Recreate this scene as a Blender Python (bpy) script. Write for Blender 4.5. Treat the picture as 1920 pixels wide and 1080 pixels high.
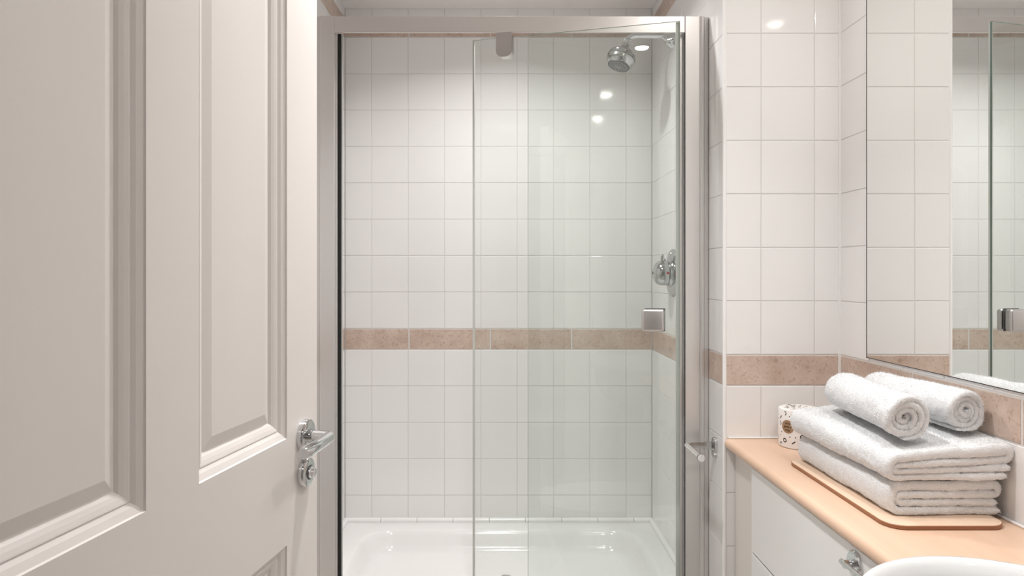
import bpy, bmesh, math, random
from mathutils import Vector, Matrix, noise

for o in list(bpy.data.objects):
    bpy.data.objects.remove(o, do_unlink=True)
scene = bpy.context.scene
COL = scene.collection
H = 1.33                      # camera height; many heights below are written relative to eye level
PI = math.pi
D1, DF, DB = 1.935, 2.065, 2.846          # tiled return wall, shower frame, shower back wall (metres from camera)
XL, XR, XW = -0.64, 0.63, 0.957           # shower left, shower right, right room wall
CEIL = 1.094

# ------------------------------------------------------------------ camera, world, exposure
cam = bpy.data.cameras.new('camera')
cam.sensor_width = 36.0
cam.lens = 24.19
cam.shift_x = 0.0120
cam.shift_y = -0.0146
cam.clip_start = 0.02
cam_ob = bpy.data.objects.new('camera', cam)
COL.objects.link(cam_ob)
cam_ob.location = (0, 0, H)
cam_ob.rotation_euler = (PI / 2, 0, 0)
scene.camera = cam_ob

world = bpy.data.worlds.new('world')
scene.world = world
world.use_nodes = True
bg = world.node_tree.nodes['Background']
bg.inputs[0].default_value = (1.0, 0.96, 0.92, 1)
bg.inputs[1].default_value = 0.3

scene.view_settings.view_transform = 'Standard'
scene.view_settings.look = 'None'
scene.view_settings.exposure = 0.60
scene.view_settings.gamma = 1.0
scene.view_settings.use_curve_mapping = False

LAMP = (1.0, 0.992, 0.992)
# (x, y, watts, spread degrees)
DOWNLIGHTS = [(0.69, 0.84, 1.9, 140), (0.655, 1.46, 1.1, 136), (0.035, 2.20, 5.8, 143), (-0.02, 1.30, 5.2, 110)]  # last entry is an unseen fill, added to brighten floor, walls and door
HALL_FILL_W = 2.5

def lamp_light(name, loc, watts, size, spread=PI, rot=(0, 0, 0)):
    l = bpy.data.lights.new(name, 'AREA')
    l.shape = 'DISK'
    l.size = size
    l.energy = watts
    l.color = LAMP
    l.spread = spread
    o = bpy.data.objects.new(name, l)
    COL.objects.link(o)
    o.location = loc
    o.rotation_euler = rot
    return o

# ------------------------------------------------------------------ materials
def new_mat(name):
    m = bpy.data.materials.new(name)
    m.use_nodes = True
    return m, m.node_tree.nodes, m.node_tree.links, m.node_tree.nodes['Principled BSDF']

def mat(name, color, rough=0.5, metal=0.0, var=0.03, scale=8.0, bump=0.0, bscale=200.0, coat=0.0, sheen=0.0, spec=0.5, bdist=0.001):
    m, N, L, b = new_mat(name)
    b.inputs['Roughness'].default_value = rough
    b.inputs['Metallic'].default_value = metal
    b.inputs['Coat Weight'].default_value = coat
    b.inputs['Coat Roughness'].default_value = 0.05
    b.inputs['Sheen Weight'].default_value = sheen
    b.inputs['Specular IOR Level'].default_value = spec
    tc = N.new('ShaderNodeTexCoord')
    nz = N.new('ShaderNodeTexNoise')
    nz.inputs['Scale'].default_value = scale
    nz.inputs['Detail'].default_value = 4
    L.new(tc.outputs['Object'], nz.inputs['Vector'])
    mx = N.new('ShaderNodeMix')
    mx.data_type = 'RGBA'
    mx.inputs[6].default_value = tuple(c * (1 - var) for c in color) + (1,)
    mx.inputs[7].default_value = tuple(min(1, c * (1 + var)) for c in color) + (1,)
    L.new(nz.outputs['Fac'], mx.inputs[0])
    L.new(mx.outputs[2], b.inputs['Base Color'])
    if bump:
        n2 = N.new('ShaderNodeTexNoise')
        n2.inputs['Scale'].default_value = bscale
        n2.inputs['Detail'].default_value = 3
        L.new(tc.outputs['Object'], n2.inputs['Vector'])
        bp = N.new('ShaderNodeBump')
        bp.inputs['Strength'].default_value = bump
        bp.inputs['Distance'].default_value = bdist
        L.new(n2.outputs['Fac'], bp.inputs['Height'])
        L.new(bp.outputs['Normal'], b.inputs['Normal'])
    return m

M = {}
M['tile'] = mat('glazed_white_tile', (0.86, 0.842, 0.828), 0.07, var=0.012, scale=5, bump=0.25, bscale=6, bdist=0.0012)
M['tile_edge'] = mat('white_tile_trim', (0.89, 0.875, 0.86), 0.2, var=0.01)
M['grout'] = mat('pale_grout', (0.69, 0.665, 0.645), 0.8, var=0.05, scale=30)
M['sealant'] = mat('white_sealant', (0.88, 0.86, 0.84), 0.35, var=0.01)
M['paint'] = mat('door_satin_paint', (0.72, 0.675, 0.645), 0.38, var=0.01, scale=3, bump=0.05, bscale=90)
M['wall_paint'] = mat('wall_paint', (0.85, 0.83, 0.81), 0.7, var=0.01, scale=3)
M['ceil_paint'] = mat('ceiling_paint', (0.94, 0.91, 0.895), 0.75, var=0.01, scale=3)
M['bright_chrome'] = mat('bright_chrome', (0.95, 0.95, 0.95), 0.05, 1.0, var=0.0)
M['soft_chrome'] = mat('soft_chrome', (0.52, 0.53, 0.53), 0.12, 1.0, var=0.0)
M['chrome'] = mat('chrome', (0.68, 0.69, 0.70), 0.04, 1.0, var=0.0)
M['alu'] = mat('bright_aluminium', (0.72, 0.695, 0.68), 0.33, 0.6, var=0.01, scale=3)
M['alu_satin'] = mat('satin_aluminium', (0.62, 0.60, 0.59), 0.35, 1.0, var=0.01)
M['black'] = mat('black_rubber', (0.006, 0.006, 0.006), 0.6, var=0.0)
M['dark'] = mat('dark_grey_plastic', (0.12, 0.12, 0.12), 0.4, var=0.0)
M['grey_plastic'] = mat('grey_plastic', (0.30, 0.30, 0.30), 0.3, var=0.0)
M['seal'] = mat('clear_vinyl_seal', (0.55, 0.56, 0.53), 0.3, var=0.0)
M['acrylic'] = mat('white_acrylic', (0.86, 0.845, 0.83), 0.12, var=0.005)
M['ceramic'] = mat('white_ceramic', (0.72, 0.725, 0.725), 0.06, var=0.003, coat=0.3)
M['cabinet'] = mat('white_cabinet_foil', (0.80, 0.785, 0.77), 0.35, var=0.006)
M['carcass'] = mat('cream_cabinet_side', (0.74, 0.69, 0.64), 0.4, var=0.006)
M['towel'] = mat('white_terry_cloth', (0.86, 0.86, 0.865), 0.95, var=0.015, scale=60, bump=1.0, bscale=520, sheen=0.25, spec=0.1, bdist=0.0022)
M['board_edge'] = mat('brown_board_edge', (0.30, 0.125, 0.055), 0.4, var=0.15, scale=20)
M['paper'] = mat('wrapping_paper', (0.86, 0.82, 0.79), 0.6, var=0.01)
M['ink'] = mat('black_ink', (0.015, 0.012, 0.01), 0.6, var=0.0)
M['kraft'] = mat('brown_label', (0.36, 0.22, 0.12), 0.7, var=0.05, scale=60)
M['red'] = mat('red_dot', (0.45, 0.02, 0.04), 0.4, var=0.0)
M['floor'] = mat('beige_floor_tile', (0.66, 0.60, 0.54), 0.3, var=0.1, scale=3)
M['carpet'] = mat('hall_carpet', (0.55, 0.48, 0.42), 0.9, var=0.1, scale=40)

def stone():
    m, N, L, b = new_mat('mottled_beige_stone_tile')
    tc = N.new('ShaderNodeTexCoord')
    n1 = N.new('ShaderNodeTexNoise'); n1.inputs['Scale'].default_value = 14; n1.inputs['Detail'].default_value = 8; n1.inputs['Roughness'].default_value = 0.65
    n2 = N.new('ShaderNodeTexNoise'); n2.inputs['Scale'].default_value = 95; n2.inputs['Detail'].default_value = 6; n2.inputs['Distortion'].default_value = 1.2
    L.new(tc.outputs['Object'], n1.inputs['Vector']); L.new(tc.outputs['Object'], n2.inputs['Vector'])
    cr = N.new('ShaderNodeValToRGB')
    cr.color_ramp.elements[0].position = 0.3; cr.color_ramp.elements[0].color = (0.52, 0.385, 0.31, 1)
    cr.color_ramp.elements[1].position = 0.72; cr.color_ramp.elements[1].color = (0.69, 0.565, 0.485, 1)
    L.new(n1.outputs['Fac'], cr.inputs[0])
    c2 = N.new('ShaderNodeValToRGB')
    c2.color_ramp.elements[0].position = 0.34; c2.color_ramp.elements[0].color = (0.78, 0.72, 0.68, 1)
    c2.color_ramp.elements[1].position = 0.46; c2.color_ramp.elements[1].color = (1, 1, 1, 1)
    L.new(n2.outputs['Fac'], c2.inputs[0])
    mx = N.new('ShaderNodeMix'); mx.data_type = 'RGBA'; mx.blend_type = 'MULTIPLY'; mx.inputs[0].default_value = 1.0
    L.new(cr.outputs[0], mx.inputs[6]); L.new(c2.outputs[0], mx.inputs[7])
    L.new(mx.outputs[2], b.inputs['Base Color'])
    b.inputs['Roughness'].default_value = 0.28
    return m
M['stone'] = stone()

def laminate(name, c1, c2):
    m, N, L, b = new_mat(name)
    tc = N.new('ShaderNodeTexCoord')
    mp = N.new('ShaderNodeMapping'); mp.inputs['Scale'].default_value = (26, 3.0, 26)
    n1 = N.new('ShaderNodeTexNoise'); n1.inputs['Scale'].default_value = 1.0; n1.inputs['Detail'].default_value = 5
    L.new(tc.outputs['Object'], mp.inputs[0]); L.new(mp.outputs[0], n1.inputs['Vector'])
    cr = N.new('ShaderNodeValToRGB')
    cr.color_ramp.elements[0].position = 0.3; cr.color_ramp.elements[0].color = c1 + (1,)
    cr.color_ramp.elements[1].position = 0.7; cr.color_ramp.elements[1].color = c2 + (1,)
    L.new(n1.outputs['Fac'], cr.inputs[0]); L.new(cr.outputs[0], b.inputs['Base Color'])
    b.inputs['Roughness'].default_value = 0.35
    return m
M['maple'] = laminate('pale_maple_laminate', (0.70, 0.475, 0.335), (0.75, 0.525, 0.385))
M['board_top'] = laminate('pale_board_face', (0.76, 0.56, 0.41), (0.80, 0.60, 0.45))

def glass(name, tint, refl=1.9):
    m = bpy.data.materials.new(name); m.use_nodes = True
    N, L = m.node_tree.nodes, m.node_tree.links
    N.clear()
    out = N.new('ShaderNodeOutputMaterial')
    tr = N.new('ShaderNodeBsdfTransparent'); tr.inputs[0].default_value = tint + (1,)
    gl = N.new('ShaderNodeBsdfGlossy'); gl.inputs['Roughness'].default_value = 0.0
    fr = N.new('ShaderNodeFresnel'); fr.inputs[0].default_value = 1.5
    ge = N.new('ShaderNodeNewGeometry')
    inv = N.new('ShaderNodeMath'); inv.operation = 'SUBTRACT'; inv.inputs[0].default_value = 1.0
    L.new(ge.outputs['Backfacing'], inv.inputs[1])
    mu = N.new('ShaderNodeMath'); mu.operation = 'MULTIPLY'
    L.new(fr.outputs[0], mu.inputs[0]); L.new(inv.outputs[0], mu.inputs[1])
    m2 = N.new('ShaderNodeMath'); m2.operation = 'MULTIPLY'; m2.use_clamp = True; m2.inputs[1].default_value = refl
    L.new(mu.outputs[0], m2.inputs[0])
    mx = N.new('ShaderNodeMixShader')
    L.new(m2.outputs[0], mx.inputs[0]); L.new(tr.outputs[0], mx.inputs[1]); L.new(gl.outputs[0], mx.inputs[2])
    L.new(mx.outputs[0], out.inputs[0])
    return m
M['glass'] = glass('toughened_glass', (0.968, 0.983, 0.975))
M['glass_edge'] = mat('green_glass_edge', (0.16, 0.21, 0.18), 0.12, var=0.0)

mm, N_, L_, b_ = new_mat('mirror_silver')
b_.inputs['Base Color'].default_value = (0.93, 0.94, 0.93, 1); b_.inputs['Metallic'].default_value = 1.0; b_.inputs['Roughness'].default_value = 0.0
M['mirror'] = mm
em = bpy.data.materials.new('lamp_lens'); em.use_nodes = True
e_ = em.node_tree.nodes['Principled BSDF']
e_.inputs['Emission Color'].default_value = (1.0, 0.95, 0.88, 1); e_.inputs['Emission Strength'].default_value = 75.0
M['lens'] = em

# ------------------------------------------------------------------ helpers
def tag(o, label=None, cat=None, group=None, kind=None):
    if label: o['label'] = label
    if cat: o['category'] = cat
    if group: o['group'] = group
    if kind: o['kind'] = kind
    return o

def empty(name, loc, rotz=0, label=None, cat=None, group=None):
    o = bpy.data.objects.new(name, None)
    o.empty_display_size = 0.02
    COL.objects.link(o)
    o.location = loc
    o.rotation_euler = (0, 0, rotz)
    return tag(o, label, cat, group)

def link(name, bm, mats, parent=None, smooth=False, loc=None, world_space=True, angle=None):
    """link bm as one mesh; if parent given and bm is in world coordinates, keep it there"""
    me = bpy.data.meshes.new(name)
    bmesh.ops.recalc_face_normals(bm, faces=bm.faces)
    bm.to_mesh(me); bm.free()
    if not isinstance(mats, (list, tuple)): mats = [mats]
    for m in mats: me.materials.append(m)
    if smooth:
        for p in me.polygons: p.use_smooth = True
        if angle:
            me.set_sharp_from_angle(angle=math.radians(angle))
    o = bpy.data.objects.new(name, me)
    COL.objects.link(o)
    if parent is not None:
        o.parent = parent
        if world_space:
            pm = Matrix.LocRotScale(parent.location, parent.rotation_euler, None) if parent.parent is None else \
                 Matrix.LocRotScale(parent.parent.location, parent.parent.rotation_euler, None) @ Matrix.LocRotScale(parent.location, parent.rotation_euler, None)
            me.transform(pm.inverted())
    else:
        c = sum((Vector(b) for b in o.bound_box), Vector()) / 8
        c.z = min(b[2] for b in o.bound_box)
        me.transform(Matrix.Translation(-c)); o.location = c
    return o

def box(bm, x0, x1, y0, y1, z0, z1, bev=0.0, seg=2, mi=0):
    vs = [bm.verts.new((x, y, z)) for x in (x0, x1) for y in (y0, y1) for z in (z0, z1)]
    idx = [(0, 1, 3, 2), (4, 6, 7, 5), (0, 4, 5, 1), (2, 3, 7, 6), (0, 2, 6, 4), (1, 5, 7, 3)]
    fs = [bm.faces.new([vs[i] for i in f]) for f in idx]
    for f in fs: f.material_index = mi
    if bev:
        es = list({e for f in fs for e in f.edges})
        r = bmesh.ops.bevel(bm, geom=es, offset=bev, segments=seg, affect='EDGES', profile=0.5)
        for f in r['faces']: f.material_index = mi
    return fs

def frame_of(d):
    d = d.normalized()
    a = Vector((0, 0, 1)) if abs(d.z) < 0.9 else Vector((1, 0, 0))
    u = d.cross(a).normalized()
    return u, d.cross(u).normalized()

def tube(bm, pts, r, seg=20, cap=True, mi=0):
    """tube through points; r number or list"""
    pts = [Vector(p) for p in pts]
    rs = r if isinstance(r, (list, tuple)) else [r] * len(pts)
    u, v = frame_of(pts[1] - pts[0])
    rings = []
    for i, p in enumerate(pts):
        if i == 0: d = pts[1] - p
        elif i == len(pts) - 1: d = p - pts[i - 1]
        else: d = (pts[i + 1] - p).normalized() + (p - pts[i - 1]).normalized()
        d.normalize()
        u = (u - d * u.dot(d)).normalized(); v = d.cross(u)
        rings.append([bm.verts.new(p + (u * math.cos(2 * PI * k / seg) + v * math.sin(2 * PI * k / seg)) * rs[i]) for k in range(seg)])
    for a, b in zip(rings, rings[1:]):
        for k in range(seg):
            f = bm.faces.new((a[k], a[(k + 1) % seg], b[(k + 1) % seg], b[k])); f.material_index = mi
    if cap:
        for rr in (rings[0], rings[-1]):
            f = bm.faces.new(rr); f.material_index = mi

def lathe(bm, origin, axis, prof, seg=40, cap=True, sx=1.0, sy=1.0, mi=0):
    """prof list of (distance along axis, radius)"""
    o = Vector(origin); d = Vector(axis).normalized(); u, v = frame_of(d)
    rings = []
    for h, r in prof:
        rings.append([bm.verts.new(o + d * h + u * (r * sx * math.cos(2 * PI * k / seg)) + v * (r * sy * math.sin(2 * PI * k / seg))) for k in range(seg)])
    for a, b in zip(rings, rings[1:]):
        for k in range(seg):
            f = bm.faces.new((a[k], a[(k + 1) % seg], b[(k + 1) % seg], b[k])); f.material_index = mi
    if cap:
        for rr in (rings[0], rings[-1]):
            f = bm.faces.new(rr); f.material_index = mi
    return rings

def arc(p0, p1, p2, n=8):
    p0, p1, p2 = map(Vector, (p0, p1, p2))
    return [(p0 * (1 - t) ** 2 + p1 * 2 * t * (1 - t) + p2 * t * t) for t in [i / n for i in range(n + 1)]]

# ------------------------------------------------------------------ tiled walls (real tiles on a grout bed)
TP = 0.1504
STRIPS = [(-0.3175, -0.2295), (0.975, 1.0545)]
rnd = random.Random(4)

def bands(zmin, zmax):
    """vertical tile courses between zmin and zmax: list of (z0, z1, is_strip)"""
    out = []
    z = STRIPS[0][0]
    while z > zmin + 1e-4:
        out.append((max(zmin, z - TP), z, False)); z -= TP
    out.append((STRIPS[0][0], STRIPS[0][1], True))
    z = STRIPS[0][1]; n = 8; p = (STRIPS[1][0] - STRIPS[0][1]) / n
    for k in range(n):
        out.append((z, z + p, False)); z += p
    out.append((STRIPS[1][0], STRIPS[1][1], True))
    out.append((STRIPS[1][1], zmax, False))
    return out

def one_tile(bm, O, U, V, Nn, u0, u1, v0, v1, mi, th=0.004, gap=0.0011, tilt=0.0012):
    u0 += gap; u1 -= gap; v0 += gap; v1 -= gap
    if u1 - u0 < 0.004 or v1 - v0 < 0.004: return
    b = 0.0012
    tu, tv = rnd.uniform(-tilt, tilt), rnd.uniform(-tilt, tilt)
    cu, cv = (u0 + u1) / 2, (v0 + v1) / 2
    def P(u, v, n): return bm.verts.new(O + U * u + V * v + Nn * (n + (u - cu) * tu + (v - cv) * tv))
    rings = []
    for ins, n in ((0, 0.0), (0, th - b), (b * 0.35, th - b * 0.3), (b * 1.3, th)):
        rings.append([P(u0 + ins, v0 + ins, n), P(u1 - ins, v0 + ins, n), P(u1 - ins, v1 - ins, n), P(u0 + ins, v1 - ins, n)])
    for a, c in zip(rings, rings[1:]):
        for k in range(4):
            f = bm.faces.new((a[k], a[(k + 1) % 4], c[(k + 1) % 4], c[k])); f.material_index = mi
    f = bm.faces.new(rings[-1]); f.material_index = mi

def tile_wall(bm, O, U, Nn, u0, u1, joint, zmin, zmax, strip_joint=None, strip_len=0.3365, pitch=TP):
    """tile field on plane through O (at eye level) spanned by U and Z; tiles proud towards Nn"""
    O = Vector(O); U = Vector(U); Nn = Vector(Nn); V = Vector((0, 0, 1))
    O = O + V * H
    f = bm.faces.new([bm.verts.new(O + U * a + V * b + Nn * 0.0028) for a, b in ((u0, zmin), (u1, zmin), (u1, zmax), (u0, zmax))])
    f.material_index = 1
    def cuts(j, p):
        k = math.ceil((u0 - j) / p + 1e-6); out = [u0]
        while j + k * p < u1 - 1e-6:
            out.append(j + k * p); k += 1
        return out + [u1]
    c = cuts(joint, pitch)
    cs = cuts(strip_joint if strip_joint is not None else joint, strip_len)
    for z0, z1, st in bands(zmin, zmax):
        cc = cs if st else c
        for a, b in zip(cc, cc[1:]):
            if st: one_tile(bm, O, U, V, Nn, a, b, z0, z1, 2, gap=0.0028, tilt=0.0006)
            else: one_tile(bm, O, U, V, Nn, a, b, z0, z1, 0)

TM = [M['tile'], M['grout'], M['stone'], M['tile_edge'], M['wall_paint']]
FZ = -H          # floor relative to eye
T = 0.004        # tile proud thickness

# back wall of the shower
bm = bmesh.new()
tile_wall(bm, (0, DB + T, 0), (1, 0, 0), (0, -1, 0), XL, XR, -0.5295, FZ, CEIL, -0.375)
box(bm, XL - 0.1, XW + 0.1, DB + T, DB + 0.1, 0, H + CEIL, mi=1)
tag(link('wall_back', bm, TM), kind='structure')
# left wall
bm = bmesh.new()
tile_wall(bm, (XL - T, 0, 0), (0, 1, 0), (1, 0, 0), 0.40, DB, DB, FZ, CEIL, DB)
box(bm, XL - 0.1, XL - T, 0.40, DB, 0, H + CEIL, mi=1)
tag(link('wall_left', bm, TM), kind='structure')
# return wall (between the shower and the vanity): face + shower side
bm = bmesh.new()
tile_wall(bm, (XR + T, 0, 0), (0, 1, 0), (-1, 0, 0), D1, DB, D1, FZ, CEIL, D1)
tile_wall(bm, (0, D1 + T, 0), (1, 0, 0), (0, -1, 0), XR, XW, 0.735, FZ, CEIL, XR + 0.001, 0.4)
box(bm, XR + T, XW, D1 + T, DB, 0, H + CEIL, mi=1)
# rounded white corner bead where the two tiled faces meet, and white grout in the corner
tube(bm, [(XR + 0.0035, D1 + 0.0035, 0), (XR + 0.0035, D1 + 0.0035, H + CEIL)], 0.0058, 16, mi=3)
tag(link('wall_return', bm, TM), kind='structure')
# right wall
bm = bmesh.new()
tile_wall(bm, (XW + T, 0, 0), (0, 1, 0), (-1, 0, 0), 0.40, D1, D1 - 0.152, FZ, CEIL, D1)
box(bm, XW + T, XW + 0.1, 0.40, D1, 0, H + CEIL, mi=1)
box(bm, XW - 0.005, XW + 0.002, D1 - 0.005, D1 + 0.002, 0, H + CEIL, mi=3)
tag(link('wall_right', bm, TM), kind='structure')
# near wall with the doorway and hall beyond it
DW0, DW1 = -0.435, 0.36
bm = bmesh.new()
box(bm, XL - 0.1, DW0 - 0.02, 0.27, 0.40, 0, H + CEIL)
box(bm, DW1 + 0.02, XW + 0.1, 0.27, 0.40, 0, H + CEIL)
box(bm, DW0 - 0.02, DW1 + 0.02, 0.27, 0.40, H + 0.68, H + CEIL)
tag(link('wall_front', bm, M['wall_paint']), kind='structure')
bm = bmesh.new()
box(bm, DW0 - 0.02, DW0, 0.265, 0.405, 0, H + 0.68)
box(bm, DW1, DW1 + 0.02, 0.265, 0.405, 0, H + 0.68)
box(bm, DW0 - 0.02, DW1 + 0.02, 0.265, 0.405, H + 0.66, H + 0.68)
tag(link('trim_1', bm, M['paint']), kind='structure')
bm = bmesh.new(); box(bm, XL - 0.1, XW + 0.1, 0.27, DB + 0.1, -0.1, 0.0)
tag(link('floor', bm, M['floor']), kind='structure')
bm = bmesh.new(); box(bm, XL - 0.1, XW + 0.1, 0.27, DB + 0.1, H + CEIL, H + CEIL + 0.08)
tag(link('ceiling', bm, M['ceil_paint']), kind='structure')
bm = bmesh.new(); box(bm, -1.2, 1.3, -1.8, 0.27, -0.1, 0.0)
tag(link('floor_hall', bm, M['carpet']), kind='structure')
bm = bmesh.new(); box(bm, -1.2, 1.3, -1.8, 0.27, H + CEIL, H + CEIL + 0.08)
tag(link('ceiling_hall', bm, M['ceil_paint']), kind='structure')
bm = bmesh.new(); box(bm, -1.2, 1.3, -1.9, -1.8, 0, H + CEIL)
tag(link('wall_hall_back', bm, M['wall_paint']), kind='structure')
bm = bmesh.new(); box(bm, -1.3, -1.2, -1.8, 0.27, 0, H + CEIL)
tag(link('wall_hall_left', bm, M['wall_paint']), kind='structure')
bm = bmesh.new(); box(bm, 1.3, 1.4, -1.8, 0.27, 0, H + CEIL)
tag(link('wall_hall_right', bm, M['wall_paint']), kind='structure')

# ------------------------------------------------------------------ entry door (moulded four-panel)
W = 0.762; A = math.radians(8.94)
HX, HY = -0.3044 - W * math.sin(A), 1.145 - W * math.cos(A)
door = empty('door_1', (HX, HY, 0), PI / 2 - A, 'white moulded panel door standing open, chrome lever handle', 'door')
door['kind'] = 'structure'
DT = 0.040
PROF = [(0.0, 0.0), (0.0012, 0.0026), (0.0040, 0.0040), (0.0085, 0.0064), (0.0130, 0.0104), (0.0145, 0.0094), (0.0160, 0.0098), (0.0205, 0.0118),
        (0.0250, 0.0146), (0.0285, 0.0182), (0.0300, 0.0184), (0.0440, 0.0136), (0.0455, 0.0132)]
def door_face(bm, side):
    y0 = 0.0 if side < 0 else DT
    s = 1 if side < 0 else -1
    us = [0, 0.1079, 0.3337, 0.4283, 0.6541, W]
    vs = [0.005, 0.24, H - 0.411, H - 0.250, H + 0.52, H + 0.65]
    for i in range(5):
        for j in range(5):
            a, b, c, d = us[i], us[i + 1], vs[j], vs[j + 1]
            if i in (1, 3) and j in (1, 3):
                prev = None
                for ins, dep in PROF:
                    ring = [bm.verts.new((x, y0 + s * dep * 0.88, z)) for x, z in ((a + ins, c + ins), (b - ins, c + ins), (b - ins, d - ins), (a + ins, d - ins))]
                    if prev:
                        for k in range(4): bm.faces.new((prev[k], prev[(k + 1) % 4], ring[(k + 1) % 4], ring[k]))
                    prev = ring
                bm.faces.new(prev)
            else:
                bm.faces.new([bm.verts.new((x, y0, z)) for x, z in ((a, c), (b, c), (b, d), (a, d))])
bm = bmesh.new()
door_face(bm, -1); door_face(bm, 1)
for q in ([(0, 0), (0, DT)], [(W, 0), (W, DT)]):
    bm.faces.new([bm.verts.new((q[0][0], y, z)) for y, z in ((0, 0.005), (DT, 0.005), (DT, H + 0.65), (0, H + 0.65))])
for z in (0.005, H + 0.65):
    bm.faces.new([bm.verts.new((x, y, z)) for x, y in ((0, 0), (W, 0), (W, DT), (0, DT))])
bmesh.ops.remove_doubles(bm, verts=bm.verts, dist=1e-5)
link('door_leaf', bm, M['paint'], door, world_space=False)

hx = W - 0.050; hz = H - 0.2585
for side, out in (('room', -1), ('other', 1)):
    yb = 0.0 if out < 0 else DT
    D = lambda n: yb + out * n
    # lever rose
    bm = bmesh.new()
    lathe(bm, (hx, yb, hz), (0, out, 0), [(0.0, 0.0262), (0.007, 0.0262), (0.0095, 0.0250), (0.0105, 0.0215), (0.0105, 0.012)], 48)
    link('rose', bm, M['chrome'], door, smooth=True, world_space=False, angle=30)
    # lever: neck + bend + grip (towards the hinge)
    bm = bmesh.new()
    lathe(bm, (hx, D(0.010), hz), (0, out, 0), [(0.0, 0.0105), (0.006, 0.0105), (0.0062, 0.0088), (0.012, 0.0088)], 32)
    bend = arc((hx, D(0.036), hz), (hx, D(0.0455), hz), (hx - 0.011, D(0.0460), hz), 8)
    tube(bm, [(hx, D(0.018), hz)] + bend + [(hx - 0.05, D(0.047), hz - 0.0005), (hx - 0.096, D(0.047), hz - 0.001), (hx - 0.104, D(0.047), hz - 0.001)],
         [0.0088] + [0.0088] * 9 + [0.0092, 0.0098, 0.0080], 28)
    link('lever', bm, M['chrome'], door, smooth=True, world_space=False, angle=40)
    # privacy turn under it
    lz = H - 0.3165
    bm = bmesh.new()
    lathe(bm, (hx, yb, lz), (0, out, 0), [(0.0, 0.0235), (0.007, 0.0235), (0.0095, 0.0222), (0.0105, 0.0190), (0.0105, 0.0105)], 48)
    link('lock_rose', bm, M['chrome'], door, smooth=True, world_space=False, angle=30)
    bm = bmesh.new()
    lathe(bm, (hx, D(0.0105), lz), (0, out, 0), [(0.0, 0.0095), (0.003, 0.0095), (0.004, 0.0075), (0.0085, 0.0068), (0.010, 0.004)], 32)
    link('thumb_turn', bm, M['chrome'], door, smooth=True, world_space=False, angle=40)
    bm = bmesh.new()
    lathe(bm, (hx, D(0.0101), lz), (0, out, 0), [(0.0, 0.0118), (0.0008, 0.0118)], 32)
    link('turn_ring', bm, M['dark'], door, world_space=False)
for z in (0.25, 1.0, 1.75):
    bm = bmesh.new()
    tube(bm, [(-0.004, -0.004, z), (-0.004, -0.004, z + 0.09)], 0.006, 16)
    link('hinge', bm, M['chrome'], door, smooth=True, world_space=False, angle=40)

# ------------------------------------------------------------------ shower enclosure
enc = empty('shower_enclosure', (0, DF + 0.02, H - 1.02), 0, 'silver framed glass shower enclosure with pivot door swung open', 'shower screen')
ZT, ZH = H + 0.7717, H + 0.722        # top of frame / underside of header
ZB = H - 1.02
YF0, YF1 = DF, DF + 0.045
bm = bmesh.new()
box(bm, -0.4963, 0.5555, YF0, YF0 + 0.006, ZH, ZT - 0.001, 0.0008, 2)
box(bm, -0.4963, 0.5555, YF0 + 0.0055, YF1, ZH + 0.017, ZT - 0.002, 0.0008, 2)
link('header_rail', bm, M['alu'], enc)
bm = bmesh.new(); box(bm, -0.4963, 0.5555, YF0 + 0.004, YF1, ZB - 0.004, ZB + 0.03, 0.002)
link('bottom_rail', bm, M['alu'], enc)
# left jamb, channel, black magnetic strip, wall profile
bm = bmesh.new(); box(bm, -0.5396, -0.4966, YF0 - 0.001, YF1, ZB - 0.004, ZT, 0.0015)
jl = link('jamb', bm, M['alu'], enc)
bm = bmesh.new(); box(bm, -0.4966, -0.4895, YF0 + 0.010, YF1 - 0.004, ZB + 0.03, ZH)
link('jamb_channel', bm, M['alu'], jl)
bm = bmesh.new(); box(bm, -0.4893, -0.4795, YF0 + 0.012, YF0 + 0.030, ZB + 0.03, ZH)
o = link('magnetic_seal', bm, M['black'], jl); o['label'] = 'black strip'
bm = bmesh.new(); box(bm, -0.4795, -0.4760, YF0 + 0.018, YF0 + 0.022, ZB + 0.03, ZH)
link('seal_lip', bm, M['seal'], jl)
bm = bmesh.new(); box(bm, XL + 0.002, -0.5400, YF0 + 0.006, YF1 - 0.006, ZB - 0.004, ZT, 0.001)
link('wall_profile', bm, M['alu'], enc)
# right jamb + wall profile (rounded)
bm = bmesh.new(); box(bm, 0.5562, 0.6000, YF0 - 0.001, YF1, ZB - 0.004, ZT, 0.0015)
jr = link('jamb', bm, M['alu'], enc)
bm = bmesh.new(); box(bm, 0.5553, 0.5565, YF0 - 0.0015, YF0 + 0.006, ZB + 0.03, ZH)
link('gasket', bm, M['black'], jr)
bm = bmesh.new()
pts = [(0.6004, YF0 + 0.001), (0.6060, YF0 - 0.0025), (0.612, YF0 - 0.001), (0.6175, YF0 + 0.006), (0.6285, YF0 + 0.008), (0.6285, YF1 - 0.006), (0.6004, YF1 - 0.006)]
a = [bm.verts.new((x, y, ZB - 0.004)) for x, y in pts]; b = [bm.verts.new((x, y, ZT - 0.001)) for x, y in pts]
bm.faces.new(a); bm.faces.new(b)
for k in range(len(pts)): bm.faces.new((a[k], a[(k + 1) % len(pts)], b[(k + 1) % len(pts)], b[k]))
link('wall_profile', bm, M['alu'], enc)

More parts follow.
